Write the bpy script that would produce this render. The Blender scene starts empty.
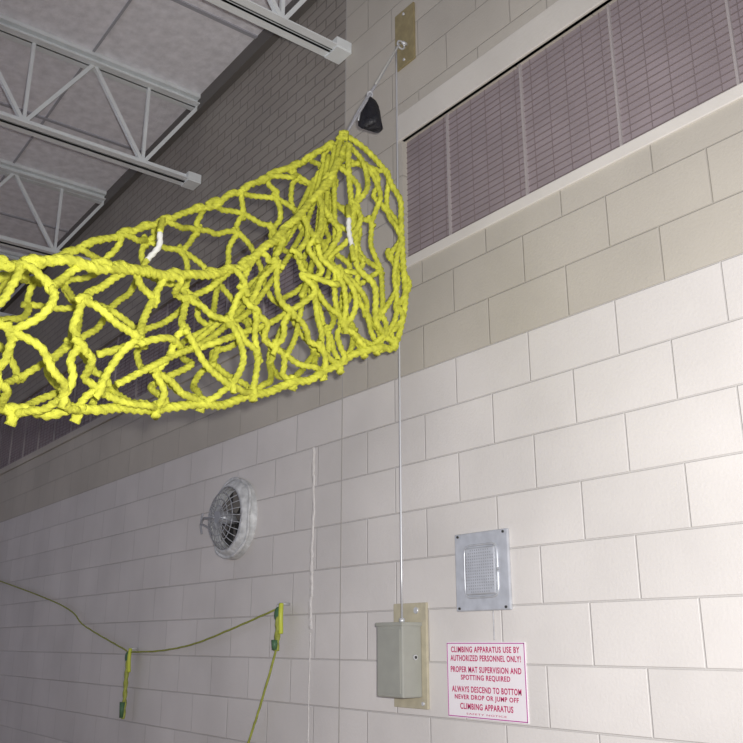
import bpy, bmesh, math, random
import numpy as np
from mathutils import Vector, Matrix
random.seed(5)
scene=bpy.context.scene
scene.view_settings.view_transform='Standard'
# ------------------------------------------------------------ camera survey
D=2.4; EYE=1.6; F=870.0
PITCH=math.atan(271/870); TH=math.radians(52.4)
fw=Vector((-math.sin(TH),math.cos(TH),0)); rt=Vector((math.cos(TH),math.sin(TH),0)); up=Vector((0,0,1))
CAM=Vector((0,-D,EYE))
def ray(px,py):
    r=px-371.5; u=371.5-py
    f=F*math.cos(PITCH)-u*math.sin(PITCH); z=F*math.sin(PITCH)+u*math.cos(PITCH)
    return fw*f+rt*r+up*z
def W(px,py,off=0.0):            # point on the plane 'off' metres in front of the wall
    d=ray(px,py); return CAM+d*((D-off)/d.y)
def P(px,py,depth):
    return CAM+ray(px,py)*(depth/F)
cd=bpy.data.cameras.new('camera'); cam=bpy.data.objects.new('camera',cd); scene.collection.objects.link(cam)
cam.location=CAM; cam.rotation_euler=(math.pi/2+PITCH,0,TH); cd.sensor_width=36; cd.lens=36*F/743; cd.clip_start=.02
scene.camera=cam
# ------------------------------------------------------------ materials
def newmat(name,col,rough=.6,metal=0,noise=0,nscale=20,bump=0,bscale=80,spec=.5):
    m=bpy.data.materials.new(name); m.use_nodes=True; n=m.node_tree.nodes; l=m.node_tree.links
    b=n['Principled BSDF']; b.inputs['Roughness'].default_value=rough; b.inputs['Metallic'].default_value=metal
    b.inputs['Specular IOR Level'].default_value=spec
    b.inputs['Base Color'].default_value=(*col,1)
    tc=n.new('ShaderNodeTexCoord')
    if noise:
        t=n.new('ShaderNodeTexNoise'); t.inputs['Scale'].default_value=nscale; t.inputs['Detail'].default_value=5
        l.new(tc.outputs['Object'],t.inputs['Vector'])
        r=n.new('ShaderNodeValToRGB'); r.color_ramp.elements[0].position=.3; r.color_ramp.elements[1].position=.7
        r.color_ramp.elements[0].color=(*[max(0,c*(1-noise)) for c in col],1); r.color_ramp.elements[1].color=(*[min(1,c*(1+noise)) for c in col],1)
        l.new(t.outputs['Fac'],r.inputs['Fac']); l.new(r.outputs['Color'],b.inputs['Base Color'])
    if bump:
        t2=n.new('ShaderNodeTexNoise'); t2.inputs['Scale'].default_value=bscale; l.new(tc.outputs['Object'],t2.inputs['Vector'])
        bp=n.new('ShaderNodeBump'); bp.inputs['Strength'].default_value=bump; bp.inputs['Distance'].default_value=.01
        l.new(t2.outputs['Fac'],bp.inputs['Height']); l.new(bp.outputs['Normal'],b.inputs['Normal'])
    return m
def masonry(name,bw,rh,mortar,zoff,xoff,colA,colB,split,mort_dark=.80,rough=.45):
    m=bpy.data.materials.new(name); m.use_nodes=True; n=m.node_tree.nodes; l=m.node_tree.links
    b=n['Principled BSDF']; b.inputs['Roughness'].default_value=rough
    tc=n.new('ShaderNodeTexCoord'); sp=n.new('ShaderNodeSeparateXYZ'); l.new(tc.outputs['Object'],sp.inputs[0])
    ax=n.new('ShaderNodeMath'); ax.operation='ADD'; ax.inputs[1].default_value=40*bw-xoff; l.new(sp.outputs['X'],ax.inputs[0])
    az=n.new('ShaderNodeMath'); az.operation='ADD'; az.inputs[1].default_value=40*rh-zoff; l.new(sp.outputs['Z'],az.inputs[0])
    cb=n.new('ShaderNodeCombineXYZ'); l.new(ax.outputs[0],cb.inputs[0]); l.new(az.outputs[0],cb.inputs[1])
    br=n.new('ShaderNodeTexBrick'); br.inputs['Scale'].default_value=1; br.inputs['Brick Width'].default_value=bw; br.inputs['Row Height'].default_value=rh
    br.inputs['Mortar Size'].default_value=mortar; br.inputs['Mortar Smooth'].default_value=.6; br.inputs['Bias'].default_value=0
    br.inputs['Color1'].default_value=(1,1,1,1); br.inputs['Color2'].default_value=(.93,.93,.93,1); br.inputs['Mortar'].default_value=(mort_dark,)*3+(1,)
    l.new(cb.outputs[0],br.inputs['Vector'])
    gt=n.new('ShaderNodeMath'); gt.operation='GREATER_THAN'; gt.inputs[1].default_value=split; l.new(sp.outputs['Z'],gt.inputs[0])
    mx=n.new('ShaderNodeMix'); mx.data_type='RGBA'; mx.inputs[6].default_value=(*colA,1); mx.inputs[7].default_value=(*colB,1); l.new(gt.outputs[0],mx.inputs[0])
    mu=n.new('ShaderNodeMix'); mu.data_type='RGBA'; mu.blend_type='MULTIPLY'; mu.inputs[0].default_value=1
    l.new(mx.outputs[2],mu.inputs[6]); l.new(br.outputs['Color'],mu.inputs[7])
    ns=n.new('ShaderNodeTexNoise'); ns.inputs['Scale'].default_value=1.7; ns.inputs['Detail'].default_value=8; l.new(tc.outputs['Object'],ns.inputs['Vector'])
    mr=n.new('ShaderNodeMapRange'); mr.inputs[1].default_value=.3; mr.inputs[2].default_value=.7; mr.inputs[3].default_value=.87; mr.inputs[4].default_value=1.04; l.new(ns.outputs['Fac'],mr.inputs[0])
    mv=n.new('ShaderNodeVectorMath'); mv.operation='SCALE'; l.new(mu.outputs[2],mv.inputs[0]); l.new(mr.outputs[0],mv.inputs['Scale'])
    l.new(mv.outputs[0],b.inputs['Base Color'])
    inv=n.new('ShaderNodeMath'); inv.operation='SUBTRACT'; inv.inputs[0].default_value=1; l.new(br.outputs['Fac'],inv.inputs[1])
    n2=n.new('ShaderNodeTexNoise'); n2.inputs['Scale'].default_value=90; l.new(tc.outputs['Object'],n2.inputs['Vector'])
    m2=n.new('ShaderNodeMath'); m2.operation='MULTIPLY_ADD'; m2.inputs[1].default_value=.3; l.new(n2.outputs['Fac'],m2.inputs[0]); l.new(inv.outputs[0],m2.inputs[2])
    bp=n.new('ShaderNodeBump'); bp.inputs['Strength'].default_value=.6; bp.inputs['Distance'].default_value=.005
    l.new(m2.outputs[0],bp.inputs['Height']); l.new(bp.outputs['Normal'],b.inputs['Normal'])
    return m
ZP=2.745
M_block=masonry('painted_block',.4064,.2032,.0045,ZP,-.1,(.72,.69,.67),(.54,.505,.445),ZP)
M_brick=masonry('painted_brick',.2032,.0677,.006,ZP,0,(.34,.31,.275),(.34,.31,.275),ZP,.6)
M_cream=newmat('cream_paint',(.66,.63,.58),.45,0,.05,3,.1,60)
M_sill=newmat('sill_paint',(.68,.65,.61),.45,0,.04,5)
M_dark=newmat('dark_recess',(.03,.03,.03),.8)
M_ceil=newmat('roof_deck_paint',(.86,.85,.89),.8,0,.12,14,.3,50)
M_seam=newmat('deck_seam',(.42,.42,.46),.8)
M_steel=newmat('joist_paint',(.78,.81,.81),.5,0,.06,8)
M_shadow_blade=newmat('shadow_strip_fan_blade',(.14,.13,.12),.7)  # dark tone: painted beam shadow under the ceiling, also the fan blades
M_floor=newmat('gym_floor_wood',(.45,.30,.16),.35,0,.15,6)
M_rope=newmat('yellow_rope',(.55,.56,.065),.8,0,.28,30,.5,260,.2)
M_white=newmat('white_tape',(.6,.6,.56),.8,spec=.1)
M_black=newmat('black_nylon',(.010,.010,.014),.5,0,.3,40,.4,90)
M_cable=newmat('steel_cable',(.62,.63,.65),.35,.4)
M_cord=newmat('grey_cord',(.45,.45,.47),.6,0,.15,60)
M_brass=newmat('tan_plate',(.36,.30,.16),.45,.3,.12,30,.2,90)
M_plate2=newmat('plywood_backing',(.46,.42,.31),.6,0,.12,20)
M_box=newmat('grey_enamel',(.33,.335,.30),.4,0,.05,15)
M_galv=newmat('galvanised_steel',(.54,.56,.60),.32,.35,.10,25)
M_sign=newmat('sign_white',(.84,.80,.84),.4)
M_red=newmat('sign_red',(.50,.01,.12),.5)
M_purple=newmat('sign_border',(.46,.05,.32),.5)
M_fanw=newmat('fan_white',(.54,.55,.56),.5,0,.25,25,.4,50)
M_fanrib=newmat('fan_ribs',(.34,.35,.38),.4,.2)
M_olive=newmat('olive_strap',(.30,.33,.06),.6,0,.2,50)
M_lime=newmat('lime_handle',(.50,.55,.06),.5)
M_green=newmat('green_clip',(.06,.14,.07),.5)
M_caulk=newmat('caulk',(.68,.655,.635),.6,0,.06,30,.6,60)
M_joint=newmat('joint_sealant',(.42,.40,.38),.6)
M_panel=newmat('mauve_window_panel',(.29,.245,.26),.4,0,.10,5)
M_mull=newmat('mullion',(.42,.38,.38),.4,.1); M_line=newmat('panel_groove',(.21,.17,.175),.5)
# ------------------------------------------------------------ mesh helpers
class B:
    def __init__(s): s.bm=bmesh.new(); s.mats=[]; s.tv=[]; s.tf=[]; s.tm=[]; s.nv=0
    def mi(s,m):
        if m not in s.mats: s.mats.append(m)
        return s.mats.index(m)
    def box(s,a,b,m,bev=0):
        a=Vector(a);b=Vector(b); c=(a+b)/2; d=b-a
        r=bmesh.ops.create_cube(s.bm,size=1,matrix=Matrix.Translation(c)@Matrix.Diagonal((abs(d.x),abs(d.y),abs(d.z),1)))
        fs={f for v in r['verts'] for f in v.link_faces}
        for f in fs: f.material_index=s.mi(m)
        if bev:
            es={e for v in r['verts'] for e in v.link_edges}
            q=bmesh.ops.bevel(s.bm,geom=list(es),offset=bev,segments=2,affect='EDGES',profile=.5)
            for f in q['faces']: f.material_index=s.mi(m)
    def cyl(s,a,b,r,m,seg=16,r2=None):
        a=Vector(a);b=Vector(b); d=b-a
        q=d.to_track_quat('Z','Y').to_matrix().to_4x4()
        k=bmesh.ops.create_cone(s.bm,cap_ends=True,segments=seg,radius1=r,radius2=r if r2 is None else r2,depth=d.length,matrix=Matrix.Translation((a+b)/2)@q)
        for f in {f for v in k['verts'] for f in v.link_faces}: f.material_index=s.mi(m); f.smooth=len(f.verts)==4
    def beam(s,a,b,w,h,m):
        a=Vector(a);b=Vector(b); d=b-a
        q=d.to_track_quat('Z','Y').to_matrix().to_4x4()
        k=bmesh.ops.create_cube(s.bm,size=1,matrix=Matrix.Translation((a+b)/2)@q@Matrix.Diagonal((w,h,d.length,1)))
        for f in {f for v in k['verts'] for f in v.link_faces}: f.material_index=s.mi(m)
    def ball(s,c,r,m,sc=(1,1,1),seg=14):
        k=bmesh.ops.create_uvsphere(s.bm,u_segments=seg,v_segments=seg//2+2,radius=r,matrix=Matrix.Translation(Vector(c))@Matrix.Diagonal((*sc,1)))
        for f in {f for v in k['verts'] for f in v.link_faces}: f.material_index=s.mi(m); f.smooth=True
    def tube(s,pts,r,m,n=10,lobes=0,pitch=.06,step=.007,amp=.2,phase=0,closed=False):
        pts=np.array([tuple(p) for p in pts],float)
        if closed: pts=np.vstack([pts[-1:],pts,pts[:2]])
        else: pts=np.vstack([2*pts[:1]-pts[1:2],pts,2*pts[-1:]-pts[-2:-1]])
        sm=[]
        for i in range(1,len(pts)-2):
            p0,p1,p2,p3=pts[i-1:i+3]; L=np.linalg.norm(p2-p1); k=max(2,int(L/step))
            t=(np.arange(k)/k)[:,None]
            sm.append(.5*((2*p1)+(p2-p0)*t+(2*p0-5*p1+4*p2-p3)*t*t+(3*p1-p0-3*p2+p3)*t**3))
        sm.append(pts[-2:-1]); sm=np.vstack(sm); K=len(sm)
        tg=np.gradient(sm,axis=0); tg/=np.linalg.norm(tg,axis=1)[:,None]+1e-9
        nr=np.zeros_like(sm); v=np.array(tuple(Vector(tg[0]).orthogonal().normalized()))
        for i in range(K):
            v=v-tg[i]*v.dot(tg[i]); v=v/(np.linalg.norm(v)+1e-9); nr[i]=v
        bn=np.cross(tg,nr)
        dist=np.concatenate([[0],np.cumsum(np.linalg.norm(np.diff(sm,axis=0),axis=1))])
        th=np.arange(n)*2*math.pi/n
        rr=np.full((K,n),r)
        if lobes: rr=r*(1+amp*np.cos(lobes*(th[None,:]-(phase+dist/pitch*2*math.pi)[:,None])))
        V=sm[:,None,:]+(nr[:,None,:]*np.cos(th)[None,:,None]+bn[:,None,:]*np.sin(th)[None,:,None])*rr[:,:,None]
        s.tv.append(V.reshape(-1,3)); o=s.nv; s.nv+=K*n
        mi=s.mi(m)
        for i in range(K-1):
            q=o+i*n
            for a in range(n):
                b=(a+1)%n; s.tf.append((q+a,q+b,q+n+b,q+n+a))
        s.tf.append(tuple(range(o+n-1,o-1,-1))); s.tf.append(tuple(range(o+(K-1)*n,o+K*n)))
        s.tm+= [mi]*((K-1)*n+2)
    def lathe(s,c,prof,m,seg=48,jit=0):   # axis along -y, prof=[(r,out)]
        c=Vector(c); idx=s.mi(m); rings=[]
        for r,o in prof:
            rings.append([s.bm.verts.new(c+Vector((r*math.cos(2*math.pi*a/seg),-o,r*math.sin(2*math.pi*a/seg)))) for a in range(seg)])
        for q,w in zip(rings,rings[1:]):
            for a in range(seg):
                f=s.bm.faces.new((q[a],q[(a+1)%seg],w[(a+1)%seg],w[a])); f.material_index=idx; f.smooth=True
    def done(s,name,parent=None):
        bmesh.ops.recalc_face_normals(s.bm,faces=s.bm.faces)
        if s.tv:
            t=bpy.data.meshes.new('t'); t.from_pydata(np.vstack(s.tv).tolist(),[],s.tf)
            t.polygons.foreach_set('material_index',s.tm); t.polygons.foreach_set('use_smooth',[True]*len(s.tm))
            for m in s.mats: t.materials.append(m)
            s.bm.from_mesh(t); bpy.data.meshes.remove(t)
        me=bpy.data.meshes.new(name); s.bm.to_mesh(me); s.bm.free()
        for m in s.mats: me.materials.append(m)
        o=bpy.data.objects.new(name,me); scene.collection.objects.link(o)
        if parent: o.parent=parent
        return o
# ------------------------------------------------------------ room shell
XL,XR,YF=-16.,5.,-9.
ZS,ZT,ZC=3.31,3.95,5.43; XB=-3.35; T=.25
w=B()
w.box((XL,0,0),(XR,T,ZS),M_block)
w.box((-3.43,0,ZS),(-2.87,T,ZT),M_block)
w.box((XB,0,ZT),(XR,T,ZC+.3),M_block)
w.box((XL,0,ZT),(XB,T,ZC+.3),M_brick)
w.done('wall_back')
w=B(); w.box((XL-.25,YF,0),(XL,T,ZC+.3),M_block); w.done('wall_left')
f=B(); f.box((XL,YF,-.1),(XR,T,0),M_floor); f.done('floor')
c=B(); c.box((XL,YF,ZC),(XR,0,ZC+.1),M_ceil)
for i in range(11):
    x=XL+i*1.8+.9
    c.box((x-.015,YF,ZC-.012),(x+.015,-.02,ZC+.01),M_seam)
for i in range(8):
    y=-.85-i*1.2
    c.box((XL,y-.008,ZC-.008),(XR,y+.008,ZC+.01),M_seam)
c.done('ceiling')
t=B(); t.box((XL,-.05,ZC-.12),(XR,0,ZC-.001),M_shadow_blade); t.done('beam_shadow_strip')  # dark strip standing in for the beam shadow where wall meets ceiling
# windows
def window(name,x0,x1,step):
    q=B(); q.box((x0,.03,ZS),(x1,.06,ZT),M_panel)
    x=x1-.30 if x1<0 else x0+.30
    sg=-1 if x1<0 else 1
    while x0<x<x1:
        q.box((x-.005,.018,ZS),(x+.005,.03,ZT),M_mull); x+=sg*step
    for k in range(1,22):
        z=ZS+(ZT-ZS)*k/22; q.box((x0,.026,z-.0016),(x1,.031,z+.0016),M_line)
    x=x0 if x1>0 else x1
    for k in range(90):
        x+=.09*sg
        if x0<x<x1: q.box((x-.001,.027,ZS),(x+.001,.031,ZT),M_line)
    q.done(name)
window('window_1',-2.87,XR,.46); window('window_2',XL,-3.43,.46)
t=B(); t.box((-2.90,-.012,ZT),(XR,.02,ZT+.145),M_cream,.004); t.done('trim_lintel')
t=B(); t.box((-2.90,-.010,ZS-.05),(XR,.03,ZS),M_sill,.004); t.done('trim_sill')
t=B(); t.box((XL,-.02,ZS-.06),(-3.41,.03,ZS),M_block,.004); t.done('trim_sill_far')
# control joint + caulk ridge
def ridge(name,x,z0,z1,wd,out):          # flat, ragged-edged smear of sealant on the wall face
    q=B(); mi=q.mi(M_caulk); z=z0; rows_=[]; o=0
    while z<z1:
        o=o*.7+random.uniform(-wd,wd)*.25
        a_=wd*random.uniform(.6,1.15); b_=wd*random.uniform(.6,1.15)
        rows_.append([q.bm.verts.new((x+o-a_,-.0008,z)),q.bm.verts.new((x+o-a_*.6,-out,z)),q.bm.verts.new((x+o+b_*.6,-out,z)),q.bm.verts.new((x+o+b_,-.0008,z))])
        z+=random.uniform(.015,.035)
    for r1,r2 in zip(rows_,rows_[1:]):
        for k in range(3):
            ff=q.bm.faces.new((r1[k],r1[k+1],r2[k+1],r2[k])); ff.material_index=mi; ff.smooth=True
    q.done(name)
xc=W(313,500).x
ridge('caulk_seam',xc,.0,1.655,.006,.003)
ridge('caulk_seam',xc,1.6+.06,1.6+.95,.016,.005)
q=B(); q.box((XB-.004,-.001,0),(XB+.004,.01,ZC-.13),M_joint); q.done('expansion_joint')
# ------------------------------------------------------------ roof joists
def joist(x):
    q=B(); zt=ZC-.03; zb=4.72; y1=YF+.3
    for s in (-1,1):
        q.box((x+s*.008,y1,zt-.05),(x+s*.06,-.005,zt-.042),M_steel); q.box((x+s*.008,y1,zt-.05),(x+s*.016,-.005,zt),M_steel)
        q.box((x+s*.008,y1,zb),(x+s*.065,-.005,zb+.008),M_steel); q.box((x+s*.008,y1,zb),(x+s*.016,-.005,zb+.055),M_steel)
    q.box((x-.06,y1,zt-.002),(x+.06,-.005,zt+.028),M_steel)
    y=-.42; prev=-.03
    while y>y1+.3:
        q.beam((x,prev,zt-.03),(x,y,zb+.03),.035,.025,M_steel)
        q.beam((x,y,zb+.03),(x,y,zt-.03),.022,.022,M_steel)
        q.beam((x,y,zb+.03),(x,y-.40,zt-.03),.03,.025,M_steel)
        prev=y-.40; y-=.8
    q.box((x-.06,-.10,zb-.01),(x+.06,-.002,zb+.06),M_steel)
    q.done('roof_joist')
for x in (-3.355,-5.16,-6.97,-8.77,-10.58,-12.4,-1.55,.25,2.05): joist(x)
# ------------------------------------------------------------ cargo net
rows={
'T':[(345,135,3.70),(318,153,3.65),(290,168,3.58),(255,184,3.48),(215,202,3.38),(160,222,3.2),(104,240,3.0),(30,268,2.8),(-60,300,2.6)],
'K1':[(388,172,3.68),(358,195,3.70),(325,205,3.65),(285,222,3.56),(240,238,3.46),(175,262,3.3),(110,285,3.1),(35,305,2.9),(-60,325,2.7)],
'K2':[(404,240,3.60),(385,265,3.60),(345,285,3.54),(300,300,3.44),(250,315,3.32),(180,330,3.12),(110,345,2.9),(35,355,2.7),(-60,365,2.5)],
'B':[(397,345,3.45),(368,350,3.38),(340,364,3.3),(310,378,3.2),(265,391,3.05),(190,406,2.8),(110,410,2.55),(30,412,2.4),(-60,415,2.3)],
'K3':[(362,262,3.38),(338,272,3.32),(312,290,3.22),(275,310,3.1),(232,325,2.95),(165,335,2.68),(100,340,2.42),(30,342,2.25),(-60,345,2.1)],
'F':[(347,145,3.62),(325,185,3.45),(300,215,3.32),(268,246,3.15),(228,270,2.98),(165,274,2.7),(104,265,2.45),(30,262,2.28),(-60,262,2.15)]}
order=['T','K1','K2','B','K3','F']
G=[[P(*q) for q in rows[k]] for k in order]
def cr(a,b,c_,d,t): return .5*((2*b)+(c_-a)*t+(2*a-5*b+4*c_-d)*t*t+(3*b-a-3*c_+d)*t**3)
def along(L,s):
    n=len(L)-1; s=min(max(s,0),.9999)*n; i=int(s); t=s-i
    return cr(L[max(i-1,0)],L[i],L[min(i+1,n)],L[min(i+2,n)],t)
def S(u,v): return along([along(r,u) for r in G],v)
def J(a): return Vector((random.gauss(0,a),random.gauss(0,a),random.gauss(0,a)))
random.seed(31)
net=B(); R=.0108
NC,NR=11,10
knots={}
def U(i):
    u=max(0,i/(NC*2)); return min(u*.85+.15*u*u,1)
for i in range(NC*2+1):
    for j in range(NR+1):
        if (i+j)%2==0:
            v=j/NR
            if j==0 or j==NR or i==0 or j==6: knots[i,j]=S(U(i+random.uniform(-.5,.5)),v)+J(.004)
            else: knots[i,j]=S(U(i+random.uniform(-.4,.4)),v)+J(.026)
def strand(a,b,r=R):
    L=(b-a).length; s1=random.uniform(-.26,.26)*L; s2=s1*random.choice((-.8,1,1,1))
    k1=a.lerp(b,.25)+rt*s1*.75+J(.012*L)+Vector((0,0,-.03*L)); k2=a.lerp(b,.5)+rt*(s1+s2)*.5+J(.02*L)+Vector((0,0,-.06*L)); k3=a.lerp(b,.75)+rt*s2*.75+J(.012*L)
    net.tube([a,k1,k2,k3,b],r,M_rope,n=12,lobes=3,pitch=.068,step=.006,phase=random.random()*6)
for (i,j),p in knots.items():
    for di in (-1,1):
        q=knots.get((i+di,j+1))
        if q is not None and random.random()>.06: strand(p,q)
    if 0<j<NR and i>0:  # through-rope splice: short parallel segment
        q=knots.get((i+random.choice((-1,1)),j+1))
        if q is not None:
            d=(q-p).normalized(); o=d.orthogonal().normalized()*.008
            net.tube([p-d*.026+o,p+o*1.1,p+d*.026-o],R*.98,M_rope,n=12,lobes=3,pitch=.06,step=.006)
def longi(v,r,jit,n=26,u0=0,u1=1):
    pts=[S(u0+(u1-u0)*i/n,v)+(J(jit) if i else Vector()) for i in range(n+1)]
    net.tube(pts,r,M_rope,n=15,lobes=3,pitch=.085,step=.007)
longi(0,R*1.1,.005); longi(.6,R*1.3,.006); longi(1,R*1.35,.007)
longi(.78,R,.03,12,.0,.7)
net.tube([S(0,v/20)+J(.006) for v in range(0,13)],R*1.1,M_rope,n=15,lobes=3,pitch=.08)
net.tube([S(0.01,v/20)+J(.014) for v in range(12,21)],R*1.1,M_rope,n=15,lobes=3,pitch=.08)
for k in range(6):
    u=.08+.11*k
    a0=S(u*.35,.0+.02*k); b0=S(u+.1,random.choice((.45,.7,.8)))
    m=[a0.lerp(b0,t)+Vector((0,0,-.22*math.sin(math.pi*t)*(b0-a0).length*.6))+J(.012) for t in (.2,.4,.6,.8)]
    net.tube([a0]+m+[b0],R*.95,M_rope,n=12,lobes=3,pitch=.07,step=.007)
for i in range(NC):
    k=knots.get((i*2,6))
    if k is None: continue
    d=Vector((random.uniform(-.4,.4),random.uniform(-.3,.3),-1)).normalized()
    net.tube([k+Vector((0,0,.02)),k+d*.012,k+d*.032],R*1.35,M_rope,n=12,lobes=3)
for row in (0,1):
    for i in range(18):
        uu=.02+i*.053+random.uniform(-.012,.012)
        p=S(uu,row); d=(S(min(.99,uu+.01),row)-p).normalized(); o=Vector((0,0,.010))
        net.tube([p-d*.03,p+o,p+d*.03],R*1.1,M_rope,n=12,lobes=3)
a=P(345,135,3.70)
for k in range(3): net.tube([a+Vector((-.022,0,.012*k-.03)),a+Vector((0,-.02,.012*k-.02)),a+Vector((.022,0,.012*k-.03))],R,M_rope,n=12,lobes=3)
for x,y,dx in ((155,246,8),(350,232,-2)):
    dd=2.85 if x<200 else 3.3
    net.tube([P(x+dx*.6,y-14,dd),P(x+dx*.5,y,dd),P(x-dx,y+14,dd)],R*.85,M_white,n=12,lobes=3,pitch=.07)
    net.tube([P(x+dx*.6,y-14,dd),P(x+dx,y-26,dd+.1)],R*.9,M_rope,n=12,lobes=3); net.tube([P(x-dx,y+14,dd),P(x-dx*1.8,y+28,dd-.05)],R*.9,M_rope,n=12,lobes=3)
net.done('climbing_cargo_net')
# ------------------------------------------------------------ upper anchor, cord, pulley
def rect(x0,y0,x1,y1,off=0):
    p=W(x0,y1,off); q=W(x1,y0,off); r=W((x0+x1)/2,y0,off); s=W((x0+x1)/2,y1,off)
    return p.x,s.z,q.x,r.z
x0,z0,x1,z1=rect(397,10,415,66)
q=B(); q.box((x0,-.012,z0),(x1,0,z1),M_brass,.002)
eye=W(401,45,.05)
xm=(x0+x1)/2
for zz in (z0+.03,z1-.03): q.cyl((xm,-.018,zz),(xm,-.01,zz),.008,M_cable,6)
q.cyl((eye.x,-.012,eye.z+.02),(eye.x,-.04,eye.z+.02),.009,M_cable,10)
q.tube([Vector((eye.x,-.05,eye.z))+Vector((0,.022*math.cos(a*math.pi/4),.022*math.sin(a*math.pi/4))) for a in range(8)],.005,M_cable,closed=True,step=.006)
q.done('wall_anchor_plate')
corner=P(346,134,3.70)
q=B(); c1=eye+Vector((0,-.01,0))
q.tube([c1,c1.lerp(corner,.33)+Vector((0,0,-.006)),c1.lerp(corner,.66)+Vector((0,0,-.006)),corner],.0055,M_cord,n=9,lobes=3,pitch=.03,step=.006)
p=c1.lerp(corner,.5)
q.tube([c1,c1.lerp(corner,.3)+Vector((.012,0,.012)),p+Vector((.006,0,.006))],.004,M_white,n=8)
q.tube([p,c1.lerp(corner,.75)+Vector((-.015,0,.004)),corner],.004,M_cord,n=8)
q.done('hoist_cord')
# pulley bag
q=B(); top=P(370,98,3.95)
sec=[(0,.012,.010),(.015,.026,.018),(.045,.036,.024),(.08,.043,.030),(.12,.052,.034),(.145,.055,.034),(.158,.044,.024)]
rings=[]; N=20; ri=rt
bk=Vector((-ri.y,ri.x,0))
for dz,a_,b_ in sec:
    ring=[]
    for k in range(N):
        th=2*math.pi*k/N; w_=1+.10*math.sin(3*th+dz*40)
        ring.append(q.bm.verts.new(top+Vector((0,0,-dz-(.012*math.sin(2*th) if dz>.1 else 0)))+ri*(a_*w_*math.cos(th)+dz*.03)+bk*(b_*w_*math.sin(th))))
    rings.append(ring)
mi=q.mi(M_black)
for A,Bq in zip(rings,rings[1:]):
    for k in range(N):
        ff=q.bm.faces.new((A[k],A[(k+1)%N],Bq[(k+1)%N],Bq[k])); ff.smooth=True; ff.material_index=mi
q.bm.faces.new(rings[0]); q.bm.faces.new(rings[-1][::-1])
for f_ in q.bm.faces: f_.material_index=mi
q.tube([top+Vector((0,0,-.01)),top+ri*-.012+Vector((0,0,.02)),top+Vector((0,0,.035)),top+ri*.012+Vector((0,0,.02)),top+Vector((0,0,-.01))],.004,M_cable,n=8)
q.tube([top+ri*-.03+Vector((0,0,-.03)),top+ri*-.045+Vector((0,0,-.07)),top+ri*-.05+Vector((0,0,-.12))],.006,M_cable,n=8)
q.done('pulley_block_cover')
# ------------------------------------------------------------ vertical cable + winch
bx0,bx1,bz0,bz1,bd=-2.935,-2.77,1.393,1.675,.114
q=B(); q.tube([Vector((-2.835,-.06,eye.z)),Vector((-2.835,-.06,3.2)),Vector((-2.835,-.06,bz1-.01))],.0045,M_cable,n=8,step=.2)
q.done('hoist_cable')
q=B()
q.box((-2.95,-.012,1.35),(-2.742,0,1.755),M_plate2,.002)
q.box((bx0,-bd,bz0),(bx1,-.012,bz1),M_box,.006)
q.box((bx0-.004,-bd-.004,bz1-.012),(bx1+.004,-.012,bz1+.003),M_box,.002)
q.box((bx0+.012,-bd-.003,bz0+.015),(bx1-.012,-bd+.002,bz1-.025),M_box,.001)
zm=(bz0+bz1)/2
q.cyl((bx1,-.05,zm+.01),(bx1+.006,-.05,zm+.01),.010,M_cable,16); q.cyl((bx1+.004,-.05,zm+.01),(bx1+.008,-.05,zm+.01),.006,M_dark,12)
q.cyl((-2.835,-.06,bz1),(-2.835,-.06,bz1+.02),.012,M_cable,12)
q.cyl((-2.80,-.018,1.725),(-2.80,-.008,1.725),.014,M_cable,6); q.cyl((-2.765,-.018,1.37),(-2.765,-.008,1.37),.008,M_cable,6)
q.done('winch_box')
# ------------------------------------------------------------ speaker grille
x0,z0,x1,z1=rect(459,531.5,509.5,611)
q=B(); q.box((x0,-.014,z0),(x1,0,z1),M_galv,.004)
cx,cz=(x0+x1)/2,(z0+z1)/2; s=(x1-x0)/2
r0=s*.62
pts=[]
for k in range(32):
    a=2*math.pi*k/32; e=.28; ca,sa=math.cos(a),math.sin(a)
    pts.append(Vector((cx+r0*math.copysign(abs(ca)**e,ca),-.0145,cz+r0*1.1*math.copysign(abs(sa)**e,sa))))
q.tube(pts,.0045,M_galv,n=10,closed=True,step=.01)
q.box((cx-r0*.9,-.022,cz-r0),(cx+r0*.9,-.012,cz+r0),M_galv,.006)
for i in range(-6,7):
    for j in range(-7,8):
        X=cx+i*r0/7.6; Z=cz+j*r0*1.02/8.2
        if abs(i)+abs(j)<12: q.cyl((X,-.0226,Z),(X,-.0215,Z),r0/8*.26,M_fanrib,8)
for sx in (-1,1):
    for sz in (-1,1): q.cyl((cx+sx*s*.86,-.018,cz+sz*s*.95),(cx+sx*s*.86,-.013,cz+sz*s*.95),.005,M_dark,12)
q.done('wall_speaker_grille')
p=W(494,612); q=B(); q.tube([Vector((p.x,-.004,z0)),Vector((p.x,-.004,z0-.05)),Vector((p.x,-.004,W(494,640).z))],.0025,M_cord,n=6); q.done('speaker_wire')
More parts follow.
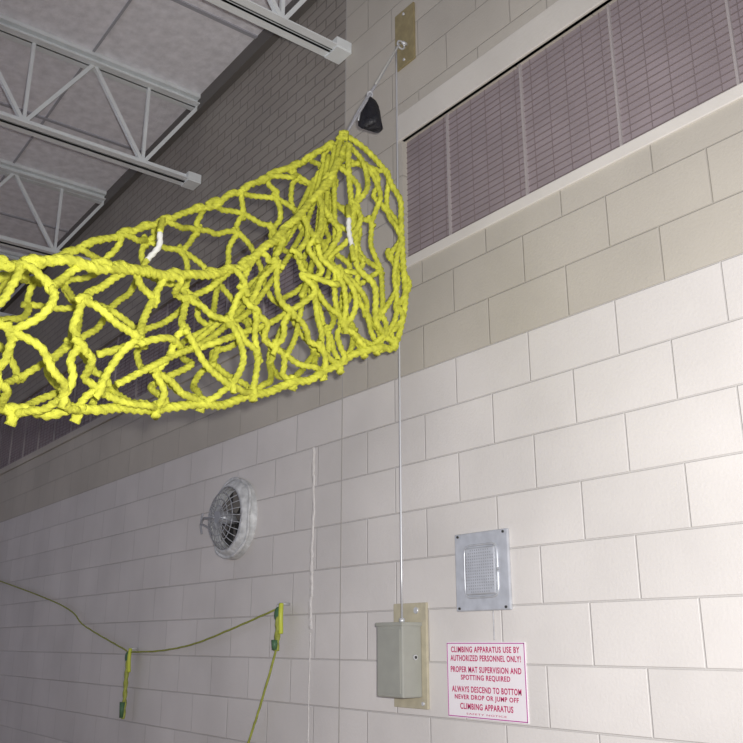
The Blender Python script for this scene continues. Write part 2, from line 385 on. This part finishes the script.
# ------------------------------------------------------------ sign
x0,z0,x1,z1=rect(449,642,525.5,720)
sg=bpy.data.objects.new('warning_sign',None); scene.collection.objects.link(sg)
q=B(); q.box((x0,-.004,z0),(x1,0,z1),M_sign,.0008)
bw=.0032; i=.003
for a_,b_ in (((x0+i,-.0048,z0+i),(x1-i,-.0038,z0+i+bw)),((x0+i,-.0048,z1-i-bw),(x1-i,-.0038,z1-i)),((x0+i,-.0048,z0+i),(x0+i+bw,-.0038,z1-i)),((x1-i-bw,-.0048,z0+i),(x1-i,-.0038,z1-i))):
    q.box(a_,b_,M_purple)
q.done('panel',sg)
lines=[("CLIMBING APPARATUS USE BY",.87,.90),("AUTHORIZED PERSONNEL ONLY!",.89,.785),("PROPER MAT SUPERVISION AND",.89,.635),("SPOTTING REQUIRED",.62,.525),("ALWAYS DESCEND TO BOTTOM",.87,.375),("NEVER DROP OR JUMP OFF",.80,.265),("CLIMBING APPARATUS",.66,.155),("SAFETY NOTICE",.5,.06)]
Wd,Ht=x1-x0,z1-z0
for k,(tx,wf,yc) in enumerate(lines):
    fc=bpy.data.curves.new('txt','FONT'); fc.body=tx; fc.size=1; fc.offset=.024 if k<7 else 0; fc.extrude=.001; fc.space_character=1.14
    ob=bpy.data.objects.new('tmp',fc); scene.collection.objects.link(ob); bpy.context.view_layer.update()
    me=bpy.data.meshes.new_from_object(ob.evaluated_get(bpy.context.evaluated_depsgraph_get())); bpy.data.objects.remove(ob)
    xs=[v.co.x for v in me.vertices]; ys=[v.co.y for v in me.vertices]
    sx=Wd*wf/(max(xs)-min(xs)); hh=(.080 if k<7 else .022)*Ht; sy=hh/(max(ys)-min(ys))
    mxx=(max(xs)+min(xs))/2; my=(max(ys)+min(ys))/2
    for v in me.vertices:
        X=(v.co.x-mxx)*sx+(x0+x1)/2; Z=(v.co.y-my)*sy+z0+Ht*yc
        v.co=Vector((X,-.0046-(.0004 if v.co.z>0 else 0),Z))
    me.materials.clear(); me.materials.append(M_red)
    o=bpy.data.objects.new('lettering_%d'%(k+1),me); scene.collection.objects.link(o); o.parent=sg
# ------------------------------------------------------------ wall fan
fc_=W(237,519); fs_=.92
q=B(); c0=Vector((0,0,0))
q.lathe(c0,[(.245,0),(.245,.012),(.228,.05),(.205,.075),(.192,.08),(.186,.07),(.182,.02),(.180,.004)],M_fanw)
q.lathe(c0,[(.182,.006),(.001,.006)],M_dark)
for k in range(5):                                   # fan blades
    a=k*2*math.pi/5
    vs=[(.03,-.25,.015),(.165,-.42,.012),(.172,.0,.03),(.165,.25,.04),(.03,.3,.03)]
    ff=q.bm.faces.new([q.bm.verts.new(c0+Vector((r_*math.cos(a+t_),-o_,r_*math.sin(a+t_)))) for r_,t_,o_ in vs]); ff.material_index=q.mi(M_shadow_blade)
for k in range(26):                                   # cage spokes
    a=k*2*math.pi/26
    q.tube([c0+Vector((r_*math.cos(a),-o_,r_*math.sin(a))) for r_,o_ in ((.19,.075),(.15,.115),(.09,.13),(.03,.135))],.0028,M_fanrib,n=6,step=.03)
for r_,o_ in ((.19,.08),(.15,.115),(.11,.127),(.07,.133)):
    q.tube([c0+Vector((r_*math.cos(a*math.pi/8),-o_,r_*math.sin(a*math.pi/8))) for a in range(16)],.003,M_fanrib,n=6,closed=True,step=.03)
q.cyl(c0+Vector((0,-.01,0)),c0+Vector((0,-.138,0)),.038,M_fanrib,20)
q.tube([c0+Vector((-.03,-.14,.0)),c0+Vector((-.15,-.125,.01)),c0+Vector((-.25,-.10,.02)),c0+Vector((-.30,-.09,-.01))],.008,M_fanrib,n=8)
q.tube([c0+Vector((-.17,-.09,-.05)),c0+Vector((-.24,-.10,-.02)),c0+Vector((-.30,-.09,-.01))],.006,M_fanrib,n=8)
q.tube([c0+Vector((-.28,-.09,.06)),c0+Vector((-.30,-.09,-.01)),c0+Vector((-.28,-.09,-.07))],.006,M_fanrib,n=8)
q.tube([c0+Vector((.24*math.cos(a/12*math.pi*2),-.04,.24*math.sin(a/12*math.pi*2)))+J(.008) for a in range(12)],.010,M_fanw,closed=True,n=8)
fo=q.done('wall_exhaust_fan'); fo.location=(fc_.x,0,fc_.z); fo.scale=(fs_,)*3
# ------------------------------------------------------------ ropes and clips lower left
def clip(name,px,py,ln,off):
    q=B(); a=W(px,py,off)
    q.cyl(Vector((a.x,0,a.z+.02)),Vector((a.x,-off,a.z+.02)),.007,M_cable,8)
    q.tube([a+Vector((.016*math.cos(k*math.pi/4),0,.02*math.sin(k*math.pi/4))) for k in range(8)],.005,M_cable,closed=True)
    q.ball(a+Vector((0,-.005,-.03)),.024,M_green,(1,.7,1.5))
    q.tube([a+Vector((0,0,-.02)),a+Vector((.012,-.01,-ln*.4)),a+Vector((-.01,0,-ln*.8)),a+Vector((-.015,0,-ln))],.013,M_olive,n=10,lobes=2,pitch=.12)
    q.tube([a+Vector((.02,0,.02)),a+Vector((.034,-.01,-.04)),a+Vector((.024,0,-.12))],.012,M_lime,n=8)
    q.cyl(a+Vector((-.01,-.012,-ln*.75)),a+Vector((-.012,-.012,-ln*.98)),.018,M_green,10,.012)
    q.done(name); return a
a=clip('rope_clip',279,608,.20,.06); b=clip('rope_clip',129,652,.40,.06)
q=B()
l0=W(50,600,.06)
q.tube([a,a.lerp(b,.25)+Vector((0,0,-.035)),a.lerp(b,.5)+Vector((0,0,-.06)),a.lerp(b,.75)+Vector((0,0,-.045)),b],.0048,M_olive,n=9,lobes=3,pitch=.05,step=.015)
l1=W(-60,560,.06)
q.tube([b,b.lerp(l0,.5)+Vector((0,0,-.02)),l0,l1],.0048,M_olive,n=9,lobes=3,pitch=.05,step=.03)
e=W(246,750,.05); e2=e+(e-(a+Vector((0,0,-.2))))*.9; e2.y=-.05
q.tube([a+Vector((-.01,0,-.19)),(a+e)/2+Vector((0,0,-.10)),e,e2],.0055,M_olive,n=9,lobes=3,pitch=.05,step=.015)
q.done('guide_rope')
# ------------------------------------------------------------ lights
ld=bpy.data.lights.new('camera_flash','SPOT'); ld.energy=450; ld.spot_size=math.radians(92); ld.spot_blend=.8; ld.shadow_soft_size=.03; ld.color=(1,.975,.94)
lo=bpy.data.objects.new('camera_flash',ld); scene.collection.objects.link(lo); lo.location=CAM+rt*.06+up*.07
tg=W(430,420); lo.rotation_euler=(tg-lo.location).to_track_quat('-Z','Y').to_euler()
wd=bpy.data.worlds.new('world'); scene.world=wd; wd.use_nodes=True
wd.node_tree.nodes['Background'].inputs[0].default_value=(.78,.81,1,1); wd.node_tree.nodes['Background'].inputs[1].default_value=.58
